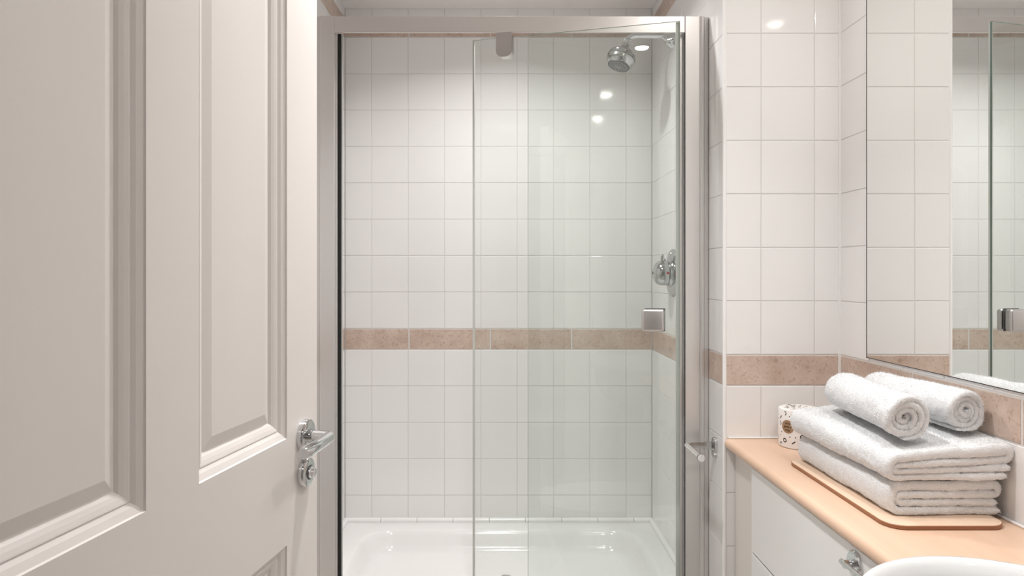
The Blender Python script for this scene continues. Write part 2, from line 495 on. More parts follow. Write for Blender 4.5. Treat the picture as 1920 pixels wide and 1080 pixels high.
def pane(x0, x1, y0, z0, z1, th=0.006):
    """glass slab with green edges, local coordinates"""
    bm = bmesh.new()
    fs = box(bm, x0, x1, y0 - th / 2, y0 + th / 2, z0, z1)
    for f in fs:
        n = f.calc_center_median()
        if abs(n.y - y0) < 1e-5: f.material_index = 1
    return bm
bm = pane(0.0870, 0.5700, DF + 0.0275, ZB + 0.01, ZH + 0.01)
fp = link('fixed_pane', bm, [M['glass'], M['glass_edge']], enc); fp['label'] = 'fixed clear glass panel'
bm = bmesh.new(); box(bm, 0.0855, 0.0868, DF + 0.024, DF + 0.031, ZB + 0.03, ZH)
link('edge_seal', bm, M['seal'], fp)
bm = bmesh.new(); box(bm, 0.5440, 0.5552, DF + 0.020, DF + 0.035, ZB + 0.03, ZH, 0.001)
link('glazing_bead', bm, M['alu'], fp)

# pivot door: leaf built around its pivot
PX, PY = 0.0178, 2.0835
ang = math.atan2(1.949 - 2.110, 0.5107 + 0.0769)
piv = Matrix.LocRotScale(Vector((PX, PY, 0)), Matrix.Rotation(ang, 3, 'Z').to_quaternion(), None)
def P_(bm): bm.transform(piv); return bm
TL, TR = -0.0985, 0.5110
bm = pane(TL, TR, 0, ZB + 0.035, H + 0.7131)
gd = link('pivot_door_pane', P_(bm), [M['glass'], M['glass_edge']], enc); gd['label'] = 'swung open clear glass door'
# vertical seals on both edges
bm = bmesh.new(); box(bm, TL - 0.005, TL + 0.0005, -0.0045, 0.0045, ZB + 0.04, H + 0.7131, 0.001)
link('edge_seal', P_(bm), M['seal'], gd)
bm = bmesh.new(); box(bm, TR - 0.012, TR + 0.0002, 0.0035, 0.0085, ZB + 0.04, H + 0.7131, 0.0012)
link('edge_seal', P_(bm), M['seal'], gd)
# handle: rounded square pads each side of the glass
hxx = 0.4395 - PX; hl = hxx / math.cos(ang)
for sgn in (-1, 1):
    bm = bmesh.new()
    y0, y1 = (-0.026, -0.0035) if sgn < 0 else (0.0035, 0.020)
    box(bm, hl - 0.032, hl + 0.032, y0, y1, H - 0.134 - 0.032, H - 0.134 + 0.032, 0.0075, 4)
    link('handle', P_(bm), M['alu_satin'], gd, smooth=True, angle=50)
bm = bmesh.new()
box(bm, hl - 0.024, hl + 0.033, -0.0038, -0.003, H - 0.134 - 0.0315, H - 0.134 + 0.0335)
link('handle_gasket', P_(bm), M['dark'], gd)
# pivot clamps, top and bottom (rounded lower end)
def clamp(zc0, zc1, up):
    bm = bmesh.new()
    w = 0.0215; n = 10
    out = [(-w, zc1), (w, zc1)] if up else [(w, zc0), (-w, zc0)]
    rr = 0.016
    s = -1 if up else 1
    ze = zc0 if up else zc1
    for k in range(n + 1):
        t = k / n * PI / 2
        out.append((s * -1 * (w - rr + rr * math.cos(t)), ze - s * rr + s * rr * math.sin(t)))
    for k in range(n + 1):
        t = PI / 2 - k / n * PI / 2
        out.append((s * (w - rr + rr * math.cos(t)), ze - s * rr + s * rr * math.sin(t)))
    a = [bm.verts.new((x, -0.021, z)) for x, z in out]; b = [bm.verts.new((x, 0.016, z)) for x, z in out]
    fa = bm.faces.new(a); bm.faces.new(b)
    for k in range(len(out)): bm.faces.new((a[k], a[(k + 1) % len(out)], b[(k + 1) % len(out)], b[k]))
    bmesh.ops.remove_doubles(bm, verts=bm.verts, dist=1e-6)
    es = [e for e in bm.edges if all(abs(v.co.y + 0.021) < 1e-5 for v in e.verts)]
    bmesh.ops.bevel(bm, geom=es, offset=0.003, segments=3, affect='EDGES', profile=0.5)
    return bm
link('pivot_clamp', P_(clamp(H + 0.652, H + 0.7185, True)), M['alu_satin'], gd, smooth=True, angle=50)
link('pivot_clamp', P_(clamp(ZB + 0.034, ZB + 0.10, False)), M['alu_satin'], gd, smooth=True, angle=50)

# ------------------------------------------------------------------ shower tray
def rrect(x0, x1, y0, y1, r, n=10):
    out = []
    for cx, cy, a0 in ((x1 - r, y1 - r, 0), (x0 + r, y1 - r, 90), (x0 + r, y0 + r, 180), (x1 - r, y0 + r, 270)):
        for k in range(n + 1):
            t = math.radians(a0 + 90 * k / n)
            out.append((cx + r * math.cos(t), cy + r * math.sin(t)))
    return out
tray = empty('shower_tray', (0, 2.45, 0), 0, 'white shower tray with a sunken rounded basin behind the glass screen', 'shower tray')
bm = bmesh.new()
zt = H - 1.026
X0, X1, Y0, Y1 = XL + 0.001, XR - 0.001, 2.02, DB - 0.001
loops = []
for ins, dz, r in ((0.0, -0.30, 0.003), (0.0, -0.008, 0.003), (0.004, -0.0015, 0.006), (0.010, 0.0, 0.01)):
    loops.append([(x, y, zt + dz) for x, y in rrect(X0 + ins, X1 - ins, Y0 + ins, Y1 - ins, r)])
ix0, ix1, iy0, iy1 = X0 + 0.095, X1 - 0.075, Y0 + 0.12, Y1 - 0.085
for ins, dz, r in ((0.0, 0.0, 0.13), (0.006, -0.0015, 0.128), (0.013, -0.007, 0.122), (0.022, -0.022, 0.113), (0.036, -0.050, 0.10), (0.048, -0.066, 0.09), (0.062, -0.074, 0.078), (0.085, -0.077, 0.06), (0.2, -0.081, 0.04)):
    loops.append([(x, y, zt + dz) for x, y in rrect(ix0 + ins, ix1 - ins, iy0 + ins, iy1 - ins, r)])
vr = [[bm.verts.new(p) for p in lp] for lp in loops]
n = len(vr[0])
for a, b in zip(vr, vr[1:]):
    for k in range(n): bm.faces.new((a[k], a[(k + 1) % n], b[(k + 1) % n], b[k]))
bm.faces.new(vr[-1]); bm.faces.new(vr[0])
link('tray_body', bm, M['acrylic'], tray, smooth=True, angle=50)
bm = bmesh.new(); lathe(bm, (0.0, 2.42, zt - 0.0815), (0, 0, 1), [(0, 0.045), (0.004, 0.045), (0.006, 0.036)], 40)
link('drain', bm, M['chrome'], tray, smooth=True, angle=40)
# quadrant tile bead around the tray
for nm, p0, p1 in (('back', (X0, DB - 0.004, zt + 0.004), (X1, DB - 0.004, zt + 0.004)), ('left', (XL + 0.004, YF1 + .002, zt + 0.004), (XL + 0.004, DB, zt + 0.004)), ('right', (XR - 0.004, YF1 + .002, zt + 0.004), (XR - 0.004, DB, zt + 0.004))):
    bm = bmesh.new()
    p0, p1 = Vector(p0), Vector(p1); L = (p1 - p0).length; k = 0; s = 0.0
    while s < L - 0.002:
        e = min(L, s + 0.149)
        d = (p1 - p0).normalized()
        tube(bm, [p0 + d * (s + 0.0007), p0 + d * (s + 0.0022), p0 + d * (e - 0.0022), p0 + d * (e - 0.0007)], [0.0105, 0.0118, 0.0118, 0.0105], 20)
        s = e
    link('bead_strip', bm, M['tile_edge'], tray, smooth=True, angle=40)

# ------------------------------------------------------------------ shower head
sh = empty('overhead_shower', (XR, 2.5, H + 0.847), 0, 'chrome shower head on a short arm from the right shower wall', 'shower head')
bm = bmesh.new()
lathe(bm, (XR, 2.5, H + 0.843), (-1, 0, 0), [(0.0, 0.030), (0.004, 0.0295), (0.012, 0.024), (0.020, 0.016), (0.026, 0.012)], 40)
link('wall_flange', bm, M['chrome'], sh, smooth=True, angle=35)
az = H + 0.862
pA = [(XR - 0.012, 2.5, az - 0.016)] + arc((XR - 0.020, 2.5, az - 0.014), (XR - 0.030, 2.5, az), (XR - 0.045, 2.5, az), 6) + \
     arc((0.505, 2.497, az), (0.474, 2.496, az), (0.4635, 2.495, az - 0.018), 10)
bm = bmesh.new(); tube(bm, pA, 0.0105, 24)
link('arm', bm, M['chrome'], sh, smooth=True, angle=40)
J = Vector((0.4620, 2.4945, az - 0.021)); ax = Vector((-0.36, -0.16, -1.0)).normalized()
bm = bmesh.new()
lathe(bm, J - ax * 0.008, ax, [(0, 0.0125), (0.001, 0.0145), (0.004, 0.0145), (0.0045, 0.0095), (0.014, 0.0085), (0.015, 0.013), (0.019, 0.0145), (0.022, 0.014)], 36)
link('swivel_joint', bm, M['chrome'], sh, smooth=True, angle=35)
bm = bmesh.new()
lathe(bm, J + ax * 0.012, ax, [(0, 0.0125), (0.010, 0.0150), (0.020, 0.0190), (0.026, 0.0260), (0.033, 0.0370), (0.041, 0.0460), (0.047, 0.0492), (0.049, 0.0488),
                               (0.0495, 0.0478), (0.0505, 0.0478), (0.051, 0.0498), (0.058, 0.0510), (0.0590, 0.0500), (0.0600, 0.0500), (0.0608, 0.0508), (0.070, 0.0505), (0.080, 0.0470), (0.087, 0.0410), (0.089, 0.0385)], 64)
link('bell', bm, M['soft_chrome'], sh, smooth=True, angle=25)
for h0, rr_ in ((0.0487, 0.0497), (0.0586, 0.0516)):
    bm = bmesh.new(); lathe(bm, J + ax * (0.012 + h0), ax, [(0, rr_), (0.0020, rr_)], 64)
    link('groove_ring', bm, M['dark'], sh)
F0 = J + ax * (0.012 + 0.089)
bm = bmesh.new(); lathe(bm, F0 - ax * 0.001, ax, [(-0.001, 0.0402), (0.0034, 0.0392), (0.0034, 0.0350)], 64)
link('face_ring', bm, M['dark'], sh)
bm = bmesh.new(); lathe(bm, F0 - ax * 0.001, ax, [(0, 0.0348), (0.0040, 0.0345), (0.0050, 0.030), (0.0050, 0.0135), (0.0040, 0.012), (0.0056, 0.0095), (0.006, 0.004)], 64)
link('spray_face', bm, M['grey_plastic'], sh, smooth=True, angle=30)
u, v = frame_of(ax)
bm = bmesh.new()
for rr, nn, rad in ((0.0300, 26, 0.0012), (0.0240, 16, 0.0020), (0.0175, 10, 0.0018)):
    for k in range(nn):
        t = 2 * PI * k / nn
        c = F0 + ax * 0.0038 + (u * math.cos(t) + v * math.sin(t)) * rr
        lathe(bm, c, ax, [(0, rad), (0.0016, rad * 0.8)], 10)
link('nozzles', bm, M['dark'], sh)

# ------------------------------------------------------------------ shower valve
vy = 2.50; vz = H + 0.0
va = empty('shower_valve', (XR, vy, vz - 0.088), 0, 'round chrome shower mixer valve with clear domed knob', 'shower valve')
bm = bmesh.new()
lathe(bm, (XR, vy, vz), (-1, 0, 0), [(0, 0.088), (0.003, 0.0875), (0.008, 0.082), (0.0115, 0.068), (0.0125, 0.056), (0.012, 0.052), (0.016, 0.050), (0.020, 0.047)], 64)
link('back_plate', bm, M['soft_chrome'], va, smooth=True, angle=25)
bm = bmesh.new()
lathe(bm, (XR - 0.020, vy, vz), (-1, 0, 0), [(0, 0.045), (0.004, 0.046), (0.018, 0.0455), (0.0185, 0.0445), (0.0195, 0.0445), (0.020, 0.0455), (0.030, 0.0440), (0.040, 0.0385), (0.047, 0.0300), (0.052, 0.018), (0.0535, 0.006)], 56)
link('knob', bm, M['soft_chrome'], va, smooth=True, angle=35)
bm = bmesh.new()
lathe(bm, (XR - 0.0735, vy, vz), (-1, 0, 0), [(0, 0.0055), (0.0012, 0.005)], 20)
link('knob_cap', bm, M['dark'], va)
bm = bmesh.new()
lathe(bm, (XR - 0.030, vy - 0.0455, vz), (0, -1, 0), [(0, 0.0048), (0.0012, 0.0044)], 20)
o = link('marker', bm, M['red'], va); o['label'] = 'small red dot'
bm = bmesh.new()
pr = [(XR - 0.034, 0.040), (XR - 0.046, 0.046), (XR - 0.0455, 0.060), (XR - 0.039, 0.071), (XR - 0.0365, 0.060), (XR - 0.028, 0.046)]
a = [bm.verts.new((x, vy - 0.009, vz + z)) for x, z in pr]; b = [bm.verts.new((x, vy + 0.009, vz + z)) for x, z in pr]
bm.faces.new(a); bm.faces.new(b)
for k in range(len(pr)): bm.faces.new((a[k], a[(k + 1) % len(pr)], b[(k + 1) % len(pr)], b[k]))
bmesh.ops.bevel(bm, geom=list(bm.edges), offset=0.0015, segments=2, affect='EDGES', profile=0.5)
link('lever', bm, M['chrome'], va, smooth=True, angle=40)
for dz in (0.070, -0.070):
    bm = bmesh.new(); lathe(bm, (XR - 0.0095, vy - 0.004, vz + dz), (-1, 0, 0), [(0, 0.0045), (0.002, 0.0035)], 16)
    link('screw', bm, M['chrome'], va, smooth=True, angle=30)

# ------------------------------------------------------------------ chrome toilet roll holder on the reveal
hy_, hz_ = 2.005, H - 0.508
rh = empty('toilet_roll_holder', (XR, hy_, hz_ - 0.03), 0, 'chrome toilet roll holder with open bar beside the shower frame', 'toilet roll holder')
bm = bmesh.new()
out = []
for k in range(32):
    t = 2 * PI * k / 32
    out.append((0.0155 * math.copysign(abs(math.cos(t)) ** 0.6, math.cos(t)), 0.030 * math.copysign(abs(math.sin(t)) ** 0.6, math.sin(t))))
prev = None
for h, s in ((0, 1), (0.006, 1), (0.009, 0.93), (0.010, 0.8)):
    ring = [bm.verts.new((XR - h, hy_ + y * s, hz_ + z * s)) for y, z in out]
    if prev:
        for k in range(32): bm.faces.new((prev[k], prev[(k + 1) % 32], ring[(k + 1) % 32], ring[k]))
    else: bm.faces.new(ring)
    prev = ring
bm.faces.new(prev)
link('wall_plate', bm, M['chrome'], rh, smooth=True, angle=35)
bm = bmesh.new()
pth = [(XR - 0.009, hy_, hz_ + 0.004), (XR - 0.040, hy_ - 0.002, hz_ + 0.007), (XR - 0.070, hy_ - 0.006, hz_ + 0.009), (XR - 0.083, hy_ - 0.010, hz_ + 0.009)]
prev = None
for k, p in enumerate(pth):
    hh = (0.012, 0.0085, 0.0075, 0.007)[k]; ww = (0.006, 0.0045, 0.004, 0.004)[k]
    ring = [bm.verts.new((p[0], p[1] + a * ww, p[2] + b * hh)) for a, b in ((-1, -1), (1, -1), (1, 1), (-1, 1))]
    if prev:
        for q in range(4): bm.faces.new((prev[q], prev[(q + 1) % 4], ring[(q + 1) % 4], ring[q]))
    else: bm.faces.new(ring)
    prev = ring
bm.faces.new(prev)
bmesh.ops.bevel(bm, geom=list(bm.edges), offset=0.0015, segments=2, affect='EDGES', profile=0.5)
link('arm', bm, M['soft_chrome'], rh, smooth=True, angle=40)
bm = bmesh.new()
bx_, bz_ = XR - 0.083, hz_ + 0.006
tube(bm, [(bx_, hy_ + 0.004, bz_), (bx_, hy_ + 0.002, bz_), (bx_, hy_ - 0.125, bz_), (bx_, hy_ - 0.131, bz_), (bx_, hy_ - 0.133, bz_), (bx_, hy_ - 0.141, bz_), (bx_, hy_ - 0.143, bz_)],
     [0.006, 0.0075, 0.0060, 0.0062, 0.0098, 0.0098, 0.0080], 28)
link('bar', bm, M['bright_chrome'], rh, smooth=True, angle=35)

bm = bmesh.new()
tube(bm, [(bx_, hy_ - 0.1315, bz_), (bx_, hy_ - 0.1332, bz_)], 0.0101, 28)
link('end_ring', bm, M['dark'], rh, smooth=True, angle=40)

# ------------------------------------------------------------------ downlights and added fill lamps
for i, (x, y, w, spr) in enumerate(DOWNLIGHTS):
    labels = ['recessed downlight in the ceiling over the basin', 'recessed downlight in the ceiling over the towels', 'recessed downlight in the ceiling above the shower tray', 'added unseen fill downlight in the middle of the bathroom ceiling']
    t = empty('downlight', (x, y, H + CEIL), 0, labels[i], 'ceiling light', 'ceiling downlights')
    bm = bmesh.new()
    lathe(bm, (x, y, H + CEIL), (0, 0, -1), [(0, 0.046), (0.0025, 0.045), (0.0035, 0.040), (0.002, 0.034), (0.001, 0.033)], 40, cap=False)
    link('bezel', bm, M['chrome'], t, smooth=True)
    bm = bmesh.new(); lathe(bm, (x, y, H + CEIL), (0, 0, -1), [(0, 0.033), (0.003, 0.031), (0.0055, 0.026), (0.0075, 0.017), (0.0082, 0.006)], 32)
    link('lens', bm, M['lens'] if i < 2 else M['seal'], t)
    lamp_light('downlight_glow', (x, y, H + CEIL - 0.010), w, 0.07, math.radians(spr))
t = empty('hall_fill_lamp', (0.0, -0.7, H + CEIL), 0, 'added unseen fill lamp on the hall ceiling behind the doorway', 'ceiling light')  # made-up lamp behind the camera, added as soft fill from the hall
bm = bmesh.new(); lathe(bm, (0.0, -0.7, H + CEIL), (0, 0, -1), [(0, 0.20), (0.03, 0.20), (0.045, 0.17)], 48)
link('shade', bm, M['paper'], t, smooth=True, angle=40)
lamp_light('hall_fill_glow', (0.0, -0.7, H + CEIL - 0.06), HALL_FILL_W, 0.36)

# ------------------------------------------------------------------ vanity
CT = H - 0.465                # worktop surface
BX, BY, BA, BB = 0.672, 0.790, 0.226, 0.273     # basin centre and half sizes
# worktop outline with the semi-recessed basin cut out of it
xf, xb = XR + 0.0015, XW - 0.001
ya, yb_ = 0.42, D1 - 0.001
ea, eb = BA - 0.022, BB - 0.022
outl = [(xb, ya), (xb, yb_), (xf, yb_)]
ty = eb * math.sqrt(max(0, 1 - ((xf - BX) / ea) ** 2))
t0 = math.atan2(ty / eb, (xf - BX) / ea)
outl.append((xf, BY + ty))
for k in range(1, 40):
    t = t0 - (2 * t0) * k / 40
    outl.append((BX + ea * math.cos(t), BY + eb * math.sin(t)))
outl += [(xf, BY - ty), (xf, ya)]
bm = bmesh.new()
a = [bm.verts.new((x, y, CT - 0.028)) for x, y in outl]; b = [bm.verts.new((x, y, CT)) for x, y in outl]
bm.faces.new(a); bm.faces.new(b)
for k in range(len(outl)): bm.faces.new((a[k], a[(k + 1) % len(outl)], b[(k + 1) % len(outl)], b[k]))
es = [e for e in bm.edges if abs(e.verts[0].co.x - xf) < 1e-5 and abs(e.verts[1].co.x - xf) < 1e-5 and abs(e.verts[0].co.z - e.verts[1].co.z) < 1e-5]
bmesh.ops.bevel(bm, geom=es, offset=0.0136, segments=8, affect='EDGES', profile=0.5)
wt = link('worktop', bm, M['maple'], smooth=True, angle=35)
wn = wt.modifiers.new('weighted', 'WEIGHTED_NORMAL'); wn.keep_sharp = True
tag(wt, 'pale maple worktop with a rounded front edge below the mirror', 'worktop')
bm = bmesh.new()
box(bm, xf + 0.01, xb, D1 - 0.006, D1 - 0.0005, CT, CT + 0.005, 0.002)
box(bm, xb - 0.006, xb, 0.42, D1 - 0.006, CT, CT + 0.005, 0.002)
link('sealant_bead', bm, M['sealant'], wt)

van = empty('vanity_unit', (0.8, 1.2, 0), 0, 'white fitted vanity unit with flat panels under the maple worktop', 'vanity unit')
bm = bmesh.new()
box(bm, 0.6615, XW - 0.014, 1.08, D1 - 0.002, 0.0, CT - 0.028)
box(bm, 0.6615, XW - 0.014, 0.42, 1.08, 0.0, CT - 0.25)
link('carcass', bm, M['carcass'], van)
bm = bmesh.new(); box(bm, 0.6445, 0.6613, 1.085, 1.763, H - 0.712, H - 0.4975, 0.0018, 2)
pn = link('front_panel', bm, M['cabinet'], van)
bm = bmesh.new(); box(bm, 0.6445, 0.6613, 1.085, 1.763, 0.10, H - 0.7165, 0.0018, 2)
link('front_panel', bm, M['cabinet'], van)
bm = bmesh.new(); box(bm, 0.6445, 0.6613, 0.43, 1.080, 0.10, CT - 0.26, 0.0018, 2)
link('front_panel', bm, M['cabinet'], van)
# flush lever
fy, fz = 1.245, H - 0.527
bm = bmesh.new()
lathe(bm, (0.6445, fy, fz), (-1, 0, 0), [(0, 0.0245), (0.003, 0.0245), (0.006, 0.022), (0.007, 0.010)], 40)
fl = link('flush_plate', bm, M['chrome'], van, smooth=True, angle=30)
bm = bmesh.new()
tube(bm, [(0.638, fy, fz), (0.622, fy, fz)], 0.0075, 24)
tube(bm, [(0.625, fy + 0.014, fz), (0.625, fy, fz), (0.624, fy - 0.03, fz + 0.001), (0.623, fy - 0.062, fz + 0.002), (0.623, fy - 0.068, fz + 0.002)], [0.0050, 0.0055, 0.0045, 0.0052, 0.0040], 20)
link('flush_lever', bm, M['chrome'], van, smooth=True, angle=40)

# basin (semi-recessed, oval)
bas = empty('washbasin', (BX, BY, CT), 0, 'oval white ceramic washbasin set into the worktop', 'washbasin')
RZ = H - 0.435
bm = bmesh.new()
prof = [(0.70, -0.175), (0.86, -0.12), (0.905, -0.031), (0.93, -0.0295), (0.972, -0.026), (0.992, -0.018), (1.0, -0.009), (0.997, -0.003), (0.985, 0.0), (0.965, 0.0005), (0.94, -0.002), (0.915, -0.007), (0.89, -0.018),
        (0.86, -0.040), (0.80, -0.080), (0.68, -0.115), (0.50, -0.138), (0.25, -0.148), (0.08, -0.150)]
rings = []
for s, dz in prof:
    # the inner bowl sits a little forward of centre, leaving a tap deck at the back
    k_in = max(0.0, (0.97 - s)) if dz <= 0 and (s, dz) in prof[9:] else 0
    cx = BX - 0.10 * min(k_in, 0.16)
    rings.append([bm.verts.new((cx + BA * s * math.cos(2 * PI * k / 72), BY + BB * s * math.sin(2 * PI * k / 72), RZ + dz)) for k in range(72)])
for a, b in zip(rings, rings[1:]):
    for k in range(72): bm.faces.new((a[k], a[(k + 1) % 72], b[(k + 1) % 72], b[k]))
bm.faces.new(rings[0]); bm.faces.new(rings[-1])
link('bowl', bm, M['ceramic'], bas, smooth=True, angle=60)
bm = bmesh.new(); lathe(bm, (BX - 0.015, BY, RZ - 0.149), (0, 0, 1), [(0, 0.022), (0.003, 0.022), (0.004, 0.015)], 32)
link('waste', bm, M['chrome'], bas, smooth=True, angle=40)
tp = empty('mixer_tap', (BX + 0.195, BY, RZ), 0, 'chrome mixer tap standing at the back of the washbasin', 'tap')
bm = bmesh.new()
tx = BX + 0.197
lathe(bm, (tx, BY, RZ - 0.004), (0, 0, 1), [(0, 0.026), (0.006, 0.026), (0.010, 0.021), (0.075, 0.020), (0.085, 0.018)], 36)
tube(bm, arc((tx - 0.01, BY, RZ + 0.045), (tx - 0.06, BY, RZ + 0.075), (tx - 0.12, BY, RZ + 0.050), 8), [0.013] * 5 + [0.012] * 4, 24)
link('tap_body', bm, M['chrome'], tp, smooth=True, angle=40)
bm = bmesh.new()
tube(bm, [(tx, BY, RZ + 0.085), (tx - 0.004, BY, RZ + 0.094), (tx - 0.03, BY, RZ + 0.104), (tx - 0.075, BY, RZ + 0.112)], [0.016, 0.014, 0.007, 0.006], 24)
link('tap_lever', bm, M['chrome'], tp, smooth=True, angle=40)

# mirror
bm = bmesh.new(); box(bm, XW - 0.006, XW - 0.001, 0.46, 1.782, H - 0.218, H + 1.05, 0.0006, 1)
mr = link('wall_mirror', bm, M['mirror'])
bm = bmesh.new(); box(bm, XW - 0.004, XW - 0.0012, 0.4585, 1.7838, H - 0.2198, H + 1.0515)
link('mirror_backing', bm, M['black'], mr)
bm = bmesh.new(); box(bm, XW - 0.0066, XW - 0.0012, 1.7822, 1.7842, H - 0.2198, H + 1.0515)
link('mirror_edge', bm, M['black'], mr)
tag(mr, 'large frameless mirror on the right wall above the worktop', 'mirror')

# toilet (seen only as a reflection in the glass)
wc = empty('toilet', (0.40, 1.38, 0), 0, 'white toilet with closed lid standing against the vanity unit', 'toilet')
def dshape(x_back, length, half, n=40):
    pts = []
    for k in range(n + 1):
        t = -PI / 2 + PI * k / n
        pts.append((x_back - length * 0.45 - (length * 0.55) * math.cos(t), 1.38 + half * math.sin(t)))
    return [(x_back, 1.38 - half * 0.86)] + pts + [(x_back, 1.38 + half * 0.86)]
def loft(bm, secs):
    prev = None
    for pts, z in secs:
        ring = [bm.verts.new((x, y, z)) for x, y in pts]
        if prev:
            for k in range(len(ring)): bm.faces.new((prev[k], prev[(k + 1) % len(ring)], ring[(k + 1) % len(ring)], ring[k]))
        else: bm.faces.new(ring)
        prev = ring
    bm.faces.new(prev)
bm = bmesh.new()
loft(bm, [(dshape(0.64, 0.34, 0.115), 0.0), (dshape(0.64, 0.35, 0.12), 0.10), (dshape(0.64, 0.42, 0.145), 0.25), (dshape(0.64, 0.47, 0.172), 0.36), (dshape(0.64, 0.48, 0.178), 0.395)])
link('pan', bm, M['ceramic'], wc, smooth=True, angle=50)
bm = bmesh.new()
loft(bm, [(dshape(0.63, 0.475, 0.178), 0.396), (dshape(0.63, 0.480, 0.182), 0.405), (dshape(0.63, 0.480, 0.182), 0.413)])
link('seat', bm, M['acrylic'], wc, smooth=True, angle=50)
bm = bmesh.new()
loft(bm, [(dshape(0.63, 0.480, 0.183), 0.4145), (dshape(0.63, 0.485, 0.186), 0.422), (dshape(0.625, 0.475, 0.180), 0.430), (dshape(0.61, 0.42, 0.15), 0.436)])
link('lid', bm, M['acrylic'], wc, smooth=True, angle=50)

# ------------------------------------------------------------------ board under the towels
B0 = CT + 0.0002
bm = bmesh.new()
ol = rrect(0.704, 0.926, 1.243, 1.690, 0.036, 10)
secs = [(0.0015, 0.0, 1), (0.0, 0.0012, 1), (0.0, 0.0068, 1), (0.0012, 0.0080, 1)]
prev = None
for ins, dz, mi in secs:
    ring = [bm.verts.new((x, y, B0 + dz)) for x, y in rrect(0.704 + ins, 0.926 - ins, 1.243 + ins, 1.690 - ins, 0.036 - ins, 10)]
    if prev:
        for k in range(len(ring)):
            f = bm.faces.new((prev[k], prev[(k + 1) % len(ring)], ring[(k + 1) % len(ring)], ring[k])); f.material_index = 1
    else:
        f = bm.faces.new(ring); f.material_index = 1
    prev = ring
f = bm.faces.new(prev); f.material_index = 0
bd = link('serving_board', bm, [M['board_top'], M['board_edge']])
tag(bd, 'thin tan board with rounded corners and brown edge under the towels', 'board')

# ------------------------------------------------------------------ towels
def resample(pts, step):
    pts = [Vector((p[0], p[1])) for p in pts]
    L = [0]
    for a, b in zip(pts, pts[1:]): L.append(L[-1] + (b - a).length)
    n = max(8, int(L[-1] / step)); out = []; j = 0
    for i in range(n + 1):
        s = L[-1] * i / n
        while j < len(L) - 2 and L[j + 1] < s: j += 1
        t = (s - L[j]) / max(1e-9, L[j + 1] - L[j])
        out.append(pts[j].lerp(pts[j + 1], t))
    return out

def cloth(path, thick, y0, y1, step=0.003, seed=0, fold_amp=0.003, warp=None, yvar=0.006, tfun=None):
    """a thick ribbon following path in the x-z plane, swept from y0 to y1, with soft rounded hems"""
    P = resample(path, step)
    n = len(P)
    nrm = []
    for i in range(n):
        d = (P[min(i + 1, n - 1)] - P[max(i - 1, 0)]).normalized()
        nrm.append(Vector((-d.y, d.x)))
    ny = int((y1 - y0) / step)
    ys = []
    hem = [(0.0, 0.25), (0.0010, 0.55), (0.0026, 0.82), (0.0048, 0.96)]
    for h, s in hem: ys.append((h, s))
    for k in range(1, ny): ys.append((0.006 + ((y1 - y0) - 0.012) * k / ny, 1.0))
    for h, s in reversed(hem): ys.append(((y1 - y0) - h, s))
    bm = bmesh.new()
    A_, B_ = [], []
    S = Vector((seed * 7.3, seed * 3.1, seed * 5.7))
    for yy, s in ys:
        ra, rb = [], []
        for i in range(n):
            e = min(i, n - 1 - i) * step
            q_ = min(1.0, e / (thick * 0.55)); es = max(0.5, math.sqrt(max(0.0, 1 - (1 - q_) ** 2)))
            # hems are not perfectly in line
            yo = noise.noise(Vector((i * step * 9, seed, 0))) * yvar
            fr = yy / (y1 - y0)
            y = y0 + yy + yo * (1 - 2 * fr)
            base = Vector((P[i].x, y, P[i].y))
            q = base * 9 + S
            off = Vector((noise.noise(q) * fold_amp, 0, noise.noise(q + Vector((31, 5, 9))) * fold_amp * 0.6))
            for sd, R in ((1, ra), (-1, rb)):
                t = (tfun(P[i].y) if tfun else thick) / 2 * s * es
                p = base + off
                nn = Vector((nrm[i].x, 0, nrm[i].y)) * sd
                p = p + nn * t
                fz_ = noise.noise(p * 400 + S) * 0.0008 + noise.noise(p * 170 + S) * 0.0012 + noise.noise(p * 50 + S) * 0.0016
                p = p + nn * fz_
                if warp: p = warp(p)
                R.append(bm.verts.new(p))
        A_.append(ra); B_.append(rb)
    m = len(ys)
    for j in range(m - 1):
        for i in range(n - 1):
            bm.faces.new((A_[j][i], A_[j][i + 1], A_[j + 1][i + 1], A_[j + 1][i]))
            bm.faces.new((B_[j][i + 1], B_[j][i], B_[j + 1][i], B_[j + 1][i + 1]))
        bm.faces.new((A_[j][0], A_[j + 1][0], B_[j + 1][0], B_[j][0]))
        bm.faces.new((A_[j + 1][n - 1], A_[j][n - 1], B_[j][n - 1], B_[j + 1][n - 1]))
    for j in (0, m - 1):
        for i in range(n - 1):
            bm.faces.new((A_[j][i], A_[j][i + 1], B_[j][i + 1], B_[j][i]))
    return bm

